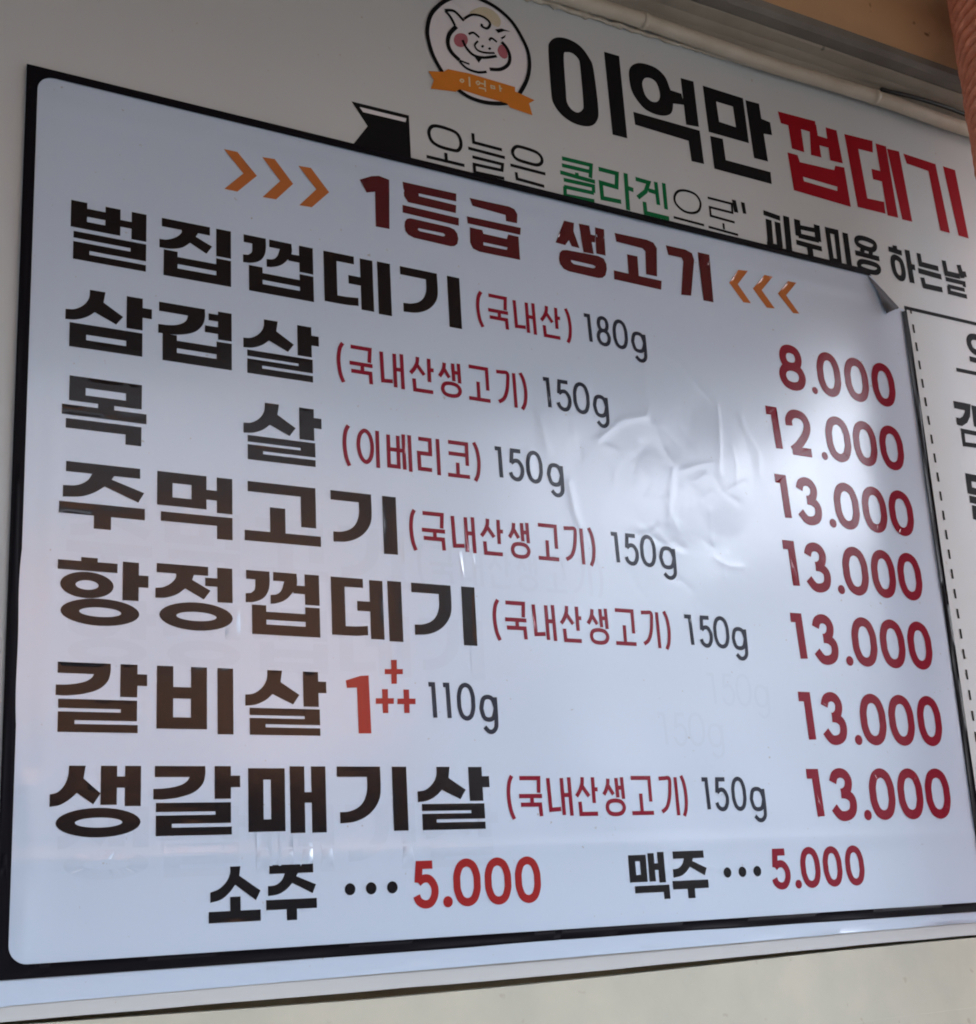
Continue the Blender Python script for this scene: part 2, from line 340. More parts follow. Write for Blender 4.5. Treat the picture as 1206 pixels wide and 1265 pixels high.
ROWS = [
    ('dish_name', 'H', 'black', 0, 153, 227, [('벌', 42.6, 131.9), ('집', 147.9, 237.7), ('껍', 253.4, 347.5), ('데', 362.2, 457.2), ('기', 471.9, 563.0)]),
    ('dish_name', 'H', 'black', 0, 262, 335, [('삼', 39.5, 139.7), ('겹', 147.4, 238.1), ('살', 252.9, 352.8)]),
    ('dish_name', 'H', 'black', 0, 370, 444, [('목', 38.3, 134.5)]),
    ('dish_name', 'H', 'black', 0, 370, 444, [('살', 252.6, 354.0)]),
    ('dish_name', 'H', 'black', 0, 471, 545, [('주', 37.9, 133.6), ('먹', 147.7, 237.9), ('고', 252.8, 349.7), ('기', 363.8, 454.1)]),
    ('dish_name', 'H', 'black', 0, 579, 654, [('항', 38.2, 138.6), ('정', 146.6, 237.1), ('껍', 253.1, 345.9), ('데', 361.3, 455.8), ('기', 469.7, 561.0)]),
    ('dish_name', 'H', 'black', 0, 695, 769, [('갈', 39.5, 138.0), ('비', 148.9, 237.0), ('살', 251.4, 351.8)]),
    ('dish_name', 'H', 'black', 0, 804, 878, [('생', 36.5, 132.5), ('갈', 146.2, 244.4), ('매', 253.9, 347.9), ('기', 362.3, 453.3), ('살', 466.3, 565.8)]),
    ('drink_name', 'H', 'black', 0, 912, 971, [('소', 208.1, 267.3), ('주', 273.7, 333.7)]),
    ('drink_name', 'H', 'black', 0, 912, 971, [('맥', 764.7, 826.4), ('주', 832.0, 891.0)]),
    ('origin_note', 'L', 'red', 5.3, 166, 218, [('(', 584.6, 599.7), ('국', 602.2, 639.3), ('내', 643.7, 683.0), ('산', 687.8, 725.2), (')', 728.4, 742.8)]),
    ('origin_note', 'L', 'red', 5.3, 275, 328, [('(', 375.4, 390.1), ('국', 392.0, 429.5), ('내', 435.8, 473.3), ('산', 478.6, 518.2), ('생', 521.2, 560.0), ('고', 564.6, 602.7), ('기', 608.6, 643.8), (')', 645.0, 661.1)]),
    ('origin_note', 'L', 'red', 5.3, 384, 437, [('(', 380.4, 394.9), ('이', 399.6, 433.9), ('베', 441.5, 479.5), ('리', 485.3, 520.3), ('코', 527.4, 565.1), (')', 565.7, 580.9)]),
    ('origin_note', 'L', 'red', 5.3, 484, 537, [('(', 469.4, 483.1), ('국', 485.8, 524.2), ('내', 529.3, 567.2), ('산', 572.0, 610.2), ('생', 614.4, 651.6), ('고', 657.8, 695.4), ('기', 699.7, 735.3), (')', 738.7, 753.7)]),
    ('origin_note', 'L', 'red', 5.3, 592, 645, [('(', 583.6, 598.6), ('국', 600.7, 638.0), ('내', 643.2, 681.4), ('산', 685.8, 723.3), ('생', 728.1, 767.1), ('고', 771.4, 810.3), ('기', 816.0, 850.0), (')', 853.4, 868.3)]),
    ('origin_note', 'L', 'red', 5.3, 814, 867, [('(', 588.2, 602.8), ('국', 604.6, 643.5), ('내', 647.1, 687.2), ('산', 689.7, 728.0), ('생', 731.8, 771.0), ('고', 774.4, 814.7), ('기', 821.3, 856.4), (')', 857.4, 871.5)]),
    ('weight_note', 'L', 'navy', 5.7, 167, 213, [('1', 761.3, 777.9), ('8', 783.5, 808.7), ('0', 812.3, 839.3), ('g', 843.6, 871.6)]),
    ('weight_note', 'L', 'navy', 5.7, 275, 322, [('1', 683.5, 699.2), ('5', 705.0, 731.9), ('0', 733.8, 762.1), ('g', 766.2, 793.6)]),
    ('weight_note', 'L', 'navy', 5.7, 385, 431, [('1', 599.4, 614.9), ('5', 621.1, 647.2), ('0', 649.4, 676.5), ('g', 681.9, 709.5)]),
    ('weight_note', 'L', 'navy', 5.7, 486, 532, [('1', 776.5, 793.3), ('5', 798.7, 824.9), ('0', 826.6, 854.3), ('g', 858.4, 888.3)]),
    ('weight_note', 'L', 'navy', 5.7, 594, 640, [('1', 889.7, 908.4), ('5', 915.5, 940.6), ('0', 941.3, 970.4), ('g', 973.4, 1002.2)]),
    ('weight_note', 'L', 'navy', 5.7, 701, 748, [('1', 484.7, 499.2), ('1', 505.0, 519.1), ('0', 525.9, 552.6), ('g', 557.4, 584.5)]),
    ('weight_note', 'L', 'navy', 5.7, 816, 862, [('1', 893.3, 909.6), ('5', 915.2, 941.1), ('0', 945.4, 971.7), ('g', 976.4, 1005.4)]),
    ('price', 'L', 'red', 13.8, 154, 229, [('8', 1122.4, 1178.1), ('.', 1188.2, 1200.1), ('0', 1202.6, 1254.0), ('0', 1261.5, 1314.2), ('0', 1320.6, 1372.9)]),
    ('price', 'L', 'red', 13.8, 261, 336, [('1', 1080.2, 1115.9), ('2', 1121.1, 1177.6), ('.', 1190.9, 1203.6), ('0', 1203.6, 1257.4), ('0', 1261.7, 1314.3), ('0', 1319.6, 1373.6)]),
    ('price', 'L', 'red', 13.8, 369, 444, [('1', 1081.6, 1117.3), ('3', 1124.2, 1178.1), ('.', 1189.7, 1203.9), ('0', 1203.7, 1256.7), ('0', 1262.4, 1315.9), ('0', 1320.3, 1375.1)]),
    ('price', 'L', 'red', 13.8, 471, 547, [('1', 1081.7, 1117.8), ('3', 1124.9, 1179.4), ('.', 1189.7, 1203.8), ('0', 1204.0, 1257.8), ('0', 1263.5, 1316.1), ('0', 1320.5, 1374.1)]),
    ('price', 'L', 'red', 13.8, 580, 655, [('1', 1081.4, 1116.2), ('3', 1124.1, 1176.8), ('.', 1188.4, 1203.1), ('0', 1204.4, 1257.0), ('0', 1263.0, 1316.4), ('0', 1321.9, 1374.5)]),
    ('price', 'L', 'red', 13.8, 695, 771, [('1', 1079.5, 1115.6), ('3', 1123.4, 1175.7), ('.', 1187.5, 1202.4), ('0', 1202.7, 1256.3), ('0', 1261.4, 1315.2), ('0', 1321.2, 1373.2)]),
    ('price', 'L', 'red', 13.8, 804, 878, [('1', 1079.0, 1115.2), ('3', 1122.9, 1177.6), ('.', 1187.9, 1202.8), ('0', 1202.7, 1255.3), ('0', 1260.3, 1313.6), ('0', 1317.9, 1371.6)]),
    ('price', 'L', 'red', 9.5, 912, 967, [('5', 453.6, 489.6), ('.', 494.1, 506.9), ('0', 508.3, 546.4), ('0', 551.1, 589.1), ('0', 593.7, 631.4)]),
    ('price', 'L', 'red', 9.5, 912, 967, [('5', 1000.3, 1036.5), ('.', 1042.5, 1054.3), ('0', 1054.8, 1092.0), ('0', 1097.0, 1133.7), ('0', 1139.5, 1176.4)]),
    ('leader_dots', 'L', 'black', 1, 935, 948, [('o', 368.1, 381.4), ('o', 394.5, 408.1), ('o', 421.5, 435.2)]),
    ('leader_dots', 'L', 'black', 1, 935, 948, [('o', 918.4, 931.7), ('o', 944.2, 957.7), ('o', 970.1, 983.8)]),
]

# Hangul and numerals of the menu, drawn in a 100 x 100 cell.
# P polygon, R rectangle, E elliptical ring (cx cy rx ry inner_rx inner_ry),
# K / KS stroke of the style's width (straight / smooth), KC / KCS the same closed.
B_UP = 'R 6 54 25 100\nR 80 54 100 100\nR 6 63 100 76\nR 6 84 100 100'
SIOT = 'PS2 27,0 45,0 43,18 66,37 58,52 33,37 24,47 12,54 0,56 0,39 10,37 20,28 26,15'
HEAVY = {
 '벌': 'R 0 0 21 46\nR 45 0 65 46\nR 0 10 65 24\nR 0 33 65 46\nR 60 18 84 30\nR 80 0 100 48\nR 4 52.5 100 64\nR 79 54 100 82\nR 4 70 100 82\nR 4 72 25 100\nR 4 88.5 100 100',
 '집': 'R 3 0 70 15\nP 30,13 54,13 50,22 73,34 65,49 42,35 31,46 15,52 0,53 0,38 10,37 22,30 30,20\nR 79 0 100 49.5\nR 6 55 25 100\nR 79 53.5 100 100\nR 6 64 100 76.5\nR 6 84 100 100',
 '껍': 'P 1,0 32,0 32,20 29,34 22,44 10,50 0,51 0,37 7,36 12,30 13,14 1,14\nP 37,0 69,0 69,18 61,34 52,44 40,50 33,51 33,37 42,35 48,28 52,14 37,14\nR 64 19 86 32\nR 80 0 100 49\nR 8 54 27 100\nR 80 53 100 100\nR 8 64 100 76.5\nR 8 84 100 100',
 '데': 'R 0 0 19 94\nR 0 0 45 15\nP 0,79 30,79 50,77 50,92 32,94 0,94\nR 36 37 60 53\nR 54 1 73 98\nR 80 0 100 100',
 '기': 'P 0,0 61,0 61,38 58,53 50,67 38,78 22,85 3,87 3,70 15,69 27,64 35,56 40,45 42,33 42,16 0,16\nR 78 0 99 100',
 '삼': SIOT + '\nR 70 0 89 55\nR 80 16 100 33\nR 5 60 89 77\nR 5 60 24 100\nR 70 60 89 100\nR 5 86 89 100',
 '겹': 'P 1,0 63,0 63,14 60,28 50,42 35,50 15,54 0,54 0,39 15,38 28,34 37,26 40,16 1,16\nR 68 6 86 18\nR 63 28 86 40\nR 81 0 100 49.5\n' + B_UP.replace('R 80 54', 'R 79 53.5'),
 '살': SIOT + '\nR 71 0 90 55\nR 80 15 100 33\nR 5 59 91 70\nR 72 60 91 83.5\nR 5 74.5 91 83.5\nR 5 75 24 100\nR 5 88.5 91 100',
 '목': 'R 8 0 94 17\nR 8 0 27 40\nR 75 0 94 40\nR 8 29 94 40\nR 42 36 61 52\nR 0 47 100 63\nR 5 69 94 84\nR 75 69 94 100',
 '주': 'R 7 0 94 16\nPS2 38,14 64,14 60,22 99,38 92,54 52,34 40,45 25,53 4,56 4,38 20,36 32,27\nR 0 63 100 81\nR 40 78 60 101',
 '먹': 'R 0 0 65 17\nR 0 0 20 54\nR 45 0 65 54\nR 0 40 65 54\nR 60 22 84 38\nR 79 0 100 58\nR 5 64 100 79\nR 79 64 100 100',
 '고': 'R 4.5 0 94 17\nR 74 0 94 68\nR 33 40 53 84\nR 0 81 100 98',
 '항': 'R 25 0 43 12\nR 0 6 65 20\nE 32 41 29 19.5 12.5 7\nR 71 2 89 60\nR 80 21 100 39\nE 47 80 43 20 23 7',
 '정': 'R 1.5 0 68 14\nP 26,12 50,12 47,22 71,37 62,51 38,36 27,46 13,52 0,53 0,38 10,36 20,29 26,20\nR 64 17 86 30\nR 80 0 100 54\nE 52.5 78 47.5 21.5 26 7',
 '갈': 'P 1.5,0 59,0 59,12 56,26 46,38 30,45 12,48 0,48 0,33 15,32 30,28 38,22 41,16 1.5,16\nR 70 0 89 48\nR 80 14 100 31\nR 3 53 89 66\nR 71 54 89 83\nR 3 71 89 83\nR 3 72 21 100\nR 3 88.5 90 100',
 '비': 'R 0 0 21 93\nR 44 0 65 93\nR 0 31 65 48\nR 0 76 65 93\nR 79 0 100 100',
 '생': 'PS2 20,0 38,0 36,18 55,39 47,54 29,38 20,48 10,55 0,57 0,40 8,37 15,28 19,15\nR 55 0 73 55\nR 68 15 86 31\nR 82 0 100 57\nE 53.5 79.5 46.5 20.5 26 7',
 '매': 'R 0 3 46.5 20\nR 0 3 19 97\nR 28.5 3 46.5 97\nR 0 79 46.5 97\nR 53 0 72 100\nR 66 39 88 55\nR 81 0 100 100',
 '소': 'PS2 41,0 61,0 59,17 100,45 91,62 51,33 40,46 24,58 3,63 3,45 20,39 34,27 41,12\nR 41 54 61 84\nR 0 79 100 99',
 '맥': 'R 0 5 45 18\nR 0 5 17 62\nR 29 5 45 62\nR 0 47 45 62\nR 50 2 66 62\nR 62 24 80 38\nR 75 0 92 65\nR 11 70 100 85\nR 84 70 100 100',
}
LIGHT = {
 '국': 'K 6,2 90,2 86,40\nK 0,48 100,48\nK 55,48 55,70\nK 6,70 90,70 92,100',
 '내': 'K 4,2 8,84 52,82\nK 62,2 64,98\nK 64,46 96,46\nK 94,0 97,100',
 '산': 'KS 32,0 29,18 16,36 0,50\nK 27,22 58,50\nK 80,0 80,68\nK 80,32 100,32\nK 14,64 16,96 94,96',
 '생': 'KS 24,4 21,20 12,34 0,46\nK 22,22 44,46\nK 62,2 64,54\nK 64,28 90,28\nK 88,0 90,58\nKCS 50,62 78,66 90,80 78,94 50,98 22,94 12,80 22,66',
 '고': 'K 6,2 90,2 90,66\nK 46,44 46,95\nK 0,96 100,96',
 '기': 'KS 2,4 30,3 60,4 60,28 52,58 34,82 6,94\nK 94,0 96,104',
 '이': 'KCS 36,4 60,16 70,46 62,76 40,90 16,78 4,48 12,18\nK 96,0 96,102',
 '베': 'K 4,6 4,92 46,92 46,6\nK 4,46 46,46\nK 46,46 72,46\nK 70,0 72,98\nK 96,0 98,102',
 '리': 'K 2,6 58,6 58,46 2,46 4,90 64,90\nK 96,0 98,102',
 '코': 'K 6,4 90,4 90,66\nK 6,36 90,36\nK 46,60 46,95\nK 0,97 100,97',
 '(': 'KS 80,-4 34,14 14,46 34,82 80,106',
 ')': 'KS 20,-4 66,18 86,52 66,86 20,106',
 '1': 'K 0,2 72,2 84,100',
 '5': 'K 88,2 22,2 14,46\nKS 14,46 38,37 70,38 94,56 94,78 74,96 44,100 16,92 4,78',
 '8': 'KCS 50,0 78,6 88,24 78,42 50,48 22,42 12,24 22,6\nKCS 50,48 84,55 98,74 84,94 50,101 16,94 2,74 16,55',
 '0': 'KCS 50,0 80,8 96,30 98,50 96,70 80,92 50,100 20,92 4,70 2,50 4,30 20,8',
 'g': 'KCS 48,34 78,40 94,62 94,74 78,96 48,102 18,96 4,74 4,62 18,40\nKS 97,34 98,60 98,100 94,124 72,137 44,137 18,124',
 '2': 'KS 8,34 8,18 24,4 50,0 78,6 92,24 88,42 70,62 40,84 10,99\nK 8,99 100,99',
 '3': 'KS 10,22 22,6 46,0 70,4 84,18 78,36 60,46 44,48\nKS 44,48 70,50 92,60 96,76 86,92 60,100 30,98 4,80',
 '.': 'D 50 95 1.0',
 'o': 'D 50 50 1.0',
}

# ------------------------------------------------------------------ small geometry kit
def smooth(pts, closed, k=6):
    n = len(pts); out = []
    rng = range(n) if closed else range(n - 1)
    for i in rng:
        if closed:
            p0, p1, p2, p3 = pts[(i - 1) % n], pts[i], pts[(i + 1) % n], pts[(i + 2) % n]
        else:
            p0, p1, p2, p3 = pts[max(i - 1, 0)], pts[i], pts[i + 1], pts[min(i + 2, n - 1)]
        for j in range(k):
            t = j / k
            out.append(tuple(0.5 * ((2 * p1[a]) + (-p0[a] + p2[a]) * t + (2 * p0[a] - 5 * p1[a] + 4 * p2[a] - p3[a]) * t * t
                             + (-p0[a] + 3 * p1[a] - 3 * p2[a] + p3[a]) * t ** 3) for a in (0, 1)))
    if not closed: out.append(pts[-1])
    return out

def stroke(pts, w, closed):
    """quads along a centre line"""
    n = len(pts); L = []; Rr = []
    for i in range(n):
        if closed: a, b, c = pts[i - 1], pts[i], pts[(i + 1) % n]
        else: a, b, c = pts[max(i - 1, 0)], pts[i], pts[min(i + 1, n - 1)]
        d1 = Vector((b[0] - a[0], b[1] - a[1])); d2 = Vector((c[0] - b[0], c[1] - b[1]))
        if d1.length < 1e-6: d1 = d2.copy()
        if d2.length < 1e-6: d2 = d1.copy()
        d1.normalize(); d2.normalize()
        n1 = Vector((-d1.y, d1.x)); n2 = Vector((-d2.y, d2.x))
        mt = n1 + n2
        if mt.length < 0.3: mt = n1.copy()
        mt.normalize()
        s = w / 2 / max(0.45, mt.dot(n1))
        L.append((b[0] + mt.x * s, b[1] + mt.y * s)); Rr.append((b[0] - mt.x * s, b[1] - mt.y * s))
    q = []
    for i in range(n if closed else n - 1):
        j = (i + 1) % n
        q.append([L[i], L[j], Rr[j]]); q.append([L[i], Rr[j], Rr[i]])
    return q

def soften(p):
    """round the gentle corners of an outline into curves and keep the sharp ones"""
    n = len(p); soft = []
    for i in range(n):
        a = Vector(p[i]) - Vector(p[i - 1]); b = Vector(p[(i + 1) % n]) - Vector(p[i])
        soft.append(2 < math.degrees(abs(a.angle_signed(b))) < 42)
    out = []
    for i in range(n):
        j = (i + 1) % n; A, B = Vector(p[i]), Vector(p[j]); e = B - A
        out.append(tuple(A))
        if not (soft[i] or soft[j]): continue
        def tang(k):
            d = (Vector(p[(k + 1) % n]) - Vector(p[k - 1])).normalized(); return d * e.length
        ta = tang(i) if soft[i] else e
        tb = tang(j) if soft[j] else e
        for m_ in range(1, 5):
            u = m_ / 5
            out.append(tuple(A * (2 * u ** 3 - 3 * u * u + 1) + ta * (u ** 3 - 2 * u * u + u) + B * (3 * u * u - 2 * u ** 3) + tb * (u ** 3 - u * u)))
    return out

def disc(cx, cy, rx, ry, n=20):
    return [(cx + rx * math.cos(2 * math.pi * i / n), cy + ry * math.sin(2 * math.pi * i / n)) for i in range(n)]

def parse_pts(toks):
    return [tuple(float(v) for v in t.split(',')) for t in toks if ',' in t]

def traced(txt):
    P, H = [], []
    for ln in txt.strip().split('\n'):
        t = ln.split(); pts = parse_pts(t)
        if t[0] == 'P': P.append(pts)
        elif t[0] == 'PS': P.append(smooth(pts, True))
        elif t[0] == 'H': H.append(pts)
        elif t[0] == 'HS': H.append(smooth(pts, True))
        elif t[0][0] == 'K':
            closed = 'C' in t[0]
            if 'S' in t[0]: pts = smooth(pts, closed, 5)
            P += stroke(pts, float(t[1]), closed)
    return P, H

def cell(txt, x0, y0, x1, y1, style, w):
    P = []
    if style == 'H':
        f = lambda p: (x0 + (x1 - x0) * p[0] / 100, y0 + (y1 - y0) * p[1] / 100)
    else:
        h = w / 2
        f = lambda p: (x0 + h + (x1 - x0 - w) * p[0] / 100, y0 + h + (y1 - y0 - w) * p[1] / 100)
    for ln in txt.split('\n'):
        t = ln.split(); k = t[0]
        if k == 'R':
            a, b, c, d = map(float, t[1:]); P.append([f((a, b)), f((c, b)), f((c, d)), f((a, d))])
        elif k == 'P' or k == 'PS2': P.append([f(p) for p in soften(parse_pts(t))])
        elif k == 'E':
            cx, cy, rx, ry, ix, iy = map(float, t[1:]); n = 32
            o = [f(p) for p in disc(cx, cy, rx, ry, n)]; i_ = [f(p) for p in disc(cx, cy, ix, iy, n)]
            for j in range(n): P.append([o[j], o[(j + 1) % n], i_[(j + 1) % n], i_[j]])
        elif k == 'D':
            r = (x1 - x0) / 2
            cy = (y0 + y1) / 2 if t[2] == '50' else y1 - r
            P.append(disc((x0 + x1) / 2, cy, r, r))
        else:
            closed = 'C' in k; pts = [f(p) for p in parse_pts(t)]
            if 'S' in k: pts = smooth(pts, closed, 5)
            P += stroke(pts, w, closed)
    return P

# --- the sheet is not flat: blisters, creases and the edges of the older sheet below it
CREASES = []
for ln in TRACED['creases'].split('\n'):
    t = ln.split(); CREASES.append((float(t[1]), float(t[2]), parse_pts(t)))
DOMES = [(985, 372, 62, 108, 5.0), (865, 300, 56, 56, 2.0), (890, 425, 90, 70, 1.8), (1115, 380, 60, 100, 1.4), (700, 350, 34, 80, 1.0), (960, 540, 60, 50, 1.2)]
rc = random.Random(21)
for _ in range(30):                                    # small broken creases round the blister
    cx, cy, a = rc.gauss(915, 75), rc.gauss(420, 75), rc.uniform(0, math.pi)
    L1 = rc.uniform(8, 30); k = rc.uniform(-0.7, 0.7)
    CREASES.append((rc.choice((-1, 1)) * rc.uniform(0.5, 1.1), rc.uniform(4.5, 7), [(cx - L1 * math.cos(a), cy - L1 * math.sin(a)), (cx, cy), (cx + L1 * math.cos(a + k), cy + L1 * math.sin(a + k))]))
def seg_dist(px, py, a, b):
    dx, dy = b[0] - a[0], b[1] - a[1]; L = dx * dx + dy * dy
    t = max(0.0, min(1.0, ((px - a[0]) * dx + (py - a[1]) * dy) / L))
    return math.hypot(px - a[0] - dx * t, py - a[1] - dy * t)
CBOX = [(amp, wd, pts, min(p[0] for p in pts) - 5 * wd, max(p[0] for p in pts) + 5 * wd, min(p[1] for p in pts) - 5 * wd, max(p[1] for p in pts) + 5 * wd) for amp, wd, pts in CREASES]
def sstep(a, b, x):
    t = max(0.0, min(1.0, (x - a) / (b - a))); return t * t * (3 - 2 * t)
def sheet_h(X, Y):
    h = 2.4 + 0.8 * math.sin(X / 190 + Y / 260) + 0.5 * math.sin(Y / 95 - X / 230 + 1) + 0.22 * math.sin(X / 37 + 2 * math.sin(Y / 90)) + 0.15 * math.sin(Y / 28 + X / 75)
    # edge of the older sheet showing through
    h += 0.8 * (sstep(20, 24, Y) - sstep(44, 50, Y)) + 0.35 * (sstep(22, 26, X) - sstep(36, 42, X))
    h += 0.45 * (sstep(893, 897, Y) - sstep(906, 912, Y)) + 0.35 * (sstep(560, 640, Y)) * 0.4
    for cx, cy, rx, ry, a in DOMES:
        d = ((X - cx) / rx) ** 2 + ((Y - cy) / ry) ** 2
        if d < 1: h += 0.24 * a * (1 - d) ** 1.25
    for amp, wd, pts, xa, xb, ya, yb in CBOX:
        if xa < X < xb and ya < Y < yb:
            d = min(seg_dist(X, Y, pts[i], pts[i + 1]) for i in range(len(pts) - 1))
            h += amp * (0.25 if pts[0][0] > 200 else 1.1) * math.exp(-(d / (0.72 * wd)) ** 1.3)
    return max(h, 0.4)
def to_world(X, Y, off, on_sheet):
    h = off + (sheet_h(X, Y) if on_sheet else 0.0)
    return (X / 1000, -h / 1000, SIGN_TOP - Y / 1000)

def area(p):
    return sum(p[i - 1][0] * p[i][1] - p[i][0] * p[i - 1][1] for i in range(len(p)))
def new_obj(name, verts, faces, material, parent=None, smooth_shade=False):
    me = bpy.data.meshes.new(name)
    if parent is not None:
        o0 = parent.location if parent.parent is None else parent['abs']
        verts = [(v[0] - o0[0], v[1] - o0[1], v[2] - o0[2]) for v in verts]
    me.from_pydata(verts, [], faces)
    me.materials.append(material)
    if smooth_shade: me.polygons.foreach_set('use_smooth', [True] * len(me.polygons))
    me.update()
    o = bpy.data.objects.new(name, me); COL.objects.link(o)
    if parent is not None:
        o.parent = parent
    return o
def prints(name, polys, holes, material, parent, off=0.9, on_sheet=True, step=7.0, label=None):
    """flat print: the union of polys minus holes, following the surface it is printed on"""
    polys = [p for p in polys if abs(area(p)) > 0.02]
    nh = len(polys); total = sum(abs(area(p)) for p in polys)
    for attempt in range(12):                       # the triangulation can fail on touching edges: nudge and retry
        rj = random.Random(attempt); jit = 0.004 * attempt
        V, F = [], []
        for p in list(polys) + list(holes):
            if area(p) < 0: p = p[::-1]
            dx, dy = rj.uniform(-jit, jit), rj.uniform(-jit, jit)
            F.append(list(range(len(V), len(V) + len(p)))); V += [Vector((q[0] + dx, q[1] + dy)) for q in p]
        xs = [v.x for v in V]; ys = [v.y for v in V]
        if step:
            x = math.ceil(min(xs) / step) * step + 0.0137
            while x < max(xs):
                y = math.ceil(min(ys) / step) * step + 0.0171
                while y < max(ys):
                    V.append(Vector((x, y))); y += step
                x += step
        vo, eo, fo, _, _, of = delaunay_2d_cdt(V, [], F, 0, 1e-4)
        keep = [f for f, s in zip(fo, of) if s and not any(i >= nh for i in s)]
        if sum(abs(area([vo[k] for k in f])) for f in keep) <= total * 1.001: break
    else:
        print('TRIANGULATION STILL WRONG', name)
    used = sorted({i for f in keep for i in f}); idx = {u: k for k, u in enumerate(used)}
    verts = [to_world(vo[u].x, vo[u].y, off, on_sheet) for u in used]
    # Y runs down on the sign: keep the face order that looks out of the wall
    faces = [tuple(idx[i] for i in f) for f in keep]
    o = new_obj(name, verts, faces, material, parent, True)
    if faces:
        o.data.update()
        if o.data.polygons[0].normal.y > 0: o.data.flip_normals()
    if label: o['label'] = label
    return o
def thing(name, label, cat, loc, group=None):
    o = bpy.data.objects.new(name, None); COL.objects.link(o); o.location = loc
    o.empty_display_size = 0.1
    o['label'] = label; o['category'] = cat
    if group: o['group'] = group
    return o
def box(name, x0, x1, y0, y1, z0, z1, material, parent=None, bevel=0.0):
    bm = bmesh.new(); bmesh.ops.create_cube(bm, size=1)
    for v in bm.verts:
        v.co = Vector(((x0 + x1) / 2 + v.co.x * (x1 - x0), (y0 + y1) / 2 + v.co.y * (y1 - y0), (z0 + z1) / 2 + v.co.z * (z1 - z0)))
    if bevel: bmesh.ops.bevel(bm, geom=bm.edges[:], offset=bevel, segments=2, affect='EDGES')
    vs = [tuple(v.co) for v in bm.verts]; fs = [[v.index for v in f.verts] for f in bm.faces]; bm.free()
    return new_obj(name, vs, fs, material, parent)
def tube(name, pts, r, material, parent=None, seg=14, wob=0.0):
    rnd = random.Random(5); V, F = [], []
    for i, p in enumerate(pts):
        a = Vector(pts[max(i - 1, 0)]); b = Vector(pts[min(i + 1, len(pts) - 1)])
        d = (b - a).normalized(); u = d.cross(Vector((0, 0, 1))).normalized(); w = u.cross(d)
        rr = r[i] if isinstance(r, list) else r
        for k in range(seg):
            t = 2 * math.pi * k / seg; q = rr * (1 + wob * rnd.uniform(-1, 1))
            V.append(tuple(Vector(p) + u * (q * math.cos(t)) + w * (q * math.sin(t))))
    for i in range(len(pts) - 1):
        for k in range(seg):
            F.append((i * seg + k, i * seg + (k + 1) % seg, (i + 1) * seg + (k + 1) % seg, (i + 1) * seg + k))
    F.append(tuple(range(seg))[::-1]); F.append(tuple((len(pts) - 1) * seg + k for k in range(seg)))
    return new_obj(name, V, F, material, parent, True)
def extrude_outline(name, outline, y0, y1, material, parent=None):
    """outline in sign millimetres, y0 the front face, y1 the back"""
    n = len(outline)
    V = [(X / 1000, y0, SIGN_TOP - Y / 1000) for X, Y in outline] + [(X / 1000, y1, SIGN_TOP - Y / 1000) for X, Y in outline]
    F = [tuple(range(n)), tuple(range(2 * n - 1, n - 1, -1))] + [(i, i + n, (i + 1) % n + n, (i + 1) % n) for i in range(n)]
    o = new_obj(name, V, F, material, parent)
    bm = bmesh.new(); bm.from_mesh(o.data); bmesh.ops.recalc_face_normals(bm, faces=bm.faces); bm.to_mesh(o.data); bm.free()
    return o

# ------------------------------------------------------------------ setting
def structure(o):
    o['kind'] = 'structure'; return o
structure(box('road', -60, 60, -60, -2.4, -0.3, 0.0, M['asphalt']))
structure(box('pavement', -60, 60, -2.4, 0.0, -0.3, 0.12, M['paving'], bevel=0.01))
structure(box('wall', -14, 12, 0.03, 0.35, 0.1, 11.0, M['wall']))

# lower cream panel under the signboard; its top edge is not quite straight
low = thing('metal_panel', 'cream painted metal wall panel below the signboard, with a faint seam at bottom right', 'wall panel', (1.0, 0, SIGN_TOP - 1.8))
edge = [(-700, 1057), (-5, 1056.5), (120, 1058), (246, 1060), (400, 1061.5), (547, 1061), (700, 1059.5), (800, 1058), (923, 1055.5), (1100, 1052), (1250, 1050.5), (1386, 1049.5), (3200, 1049)]
extrude_outline('panel_sheet', edge + [(3200, 2350), (1003, 2350), (1001, 1147.5), (-700, 1150)], -0.001, 0.029, M['cream'], low)
extrude_outline('panel_sheet', [(1006, 1147), (1366, 1144.3), (3200, 1143), (3200, 2350), (1006, 2350)], -0.0022, -0.0012, M['cream'], low)
extrude_outline('panel_sheet', [(-700, 1151.5), (1000, 1149), (1000, 2350), (-700, 2350)], -0.0004, 0.029, M['cream'], low)

# ------------------------------------------------------------------ signboard
board = thing('signboard', 'long grey white signboard with pig emblem and shop name, behind the menu', 'signboard', (1.0, 0, SIGN_TOP - 1.05))
rb = random.Random(3)
bb = [(-700, -420)] + [(3200, -420), (3200, 1046)] + [(x, 1046 + 6.5 * sstep(1500, 500, 0) * 0 + (6.5 * (1 - sstep(500, 1300, x))) + rb.uniform(-0.35, 0.35)) for x in range(1700, -700, -60)] + [(-700, 1053)]
extrude_outline('board_panel', bb, 0.0, 0.024, M['board'], board)
def bprint(name, key, material, off, label=None, parent=None):
    P, H = traced(TRACED[key]) if isinstance(key, str) else key
    return prints(name, P, H, material, parent or board, off, False, 0, label)
bprint('shop_name_lettering', 'name_black', M['b_black'], 0.3, 'bold black Hangul lettering')
bprint('shop_name_lettering', 'name_red', M['b_red'], 0.3, 'bold red Hangul lettering')
bprint('slogan_lettering', 'slogan_today', M['b_black'], 0.3, 'thin black Hangul lettering beside the black flag')
bprint('slogan_lettering', 'slogan_green', M['b_green'], 0.3, 'green Hangul lettering')
bprint('slogan_lettering', 'slogan_thin', M['b_black'], 0.3, 'thin black lettering ending in quotation marks')
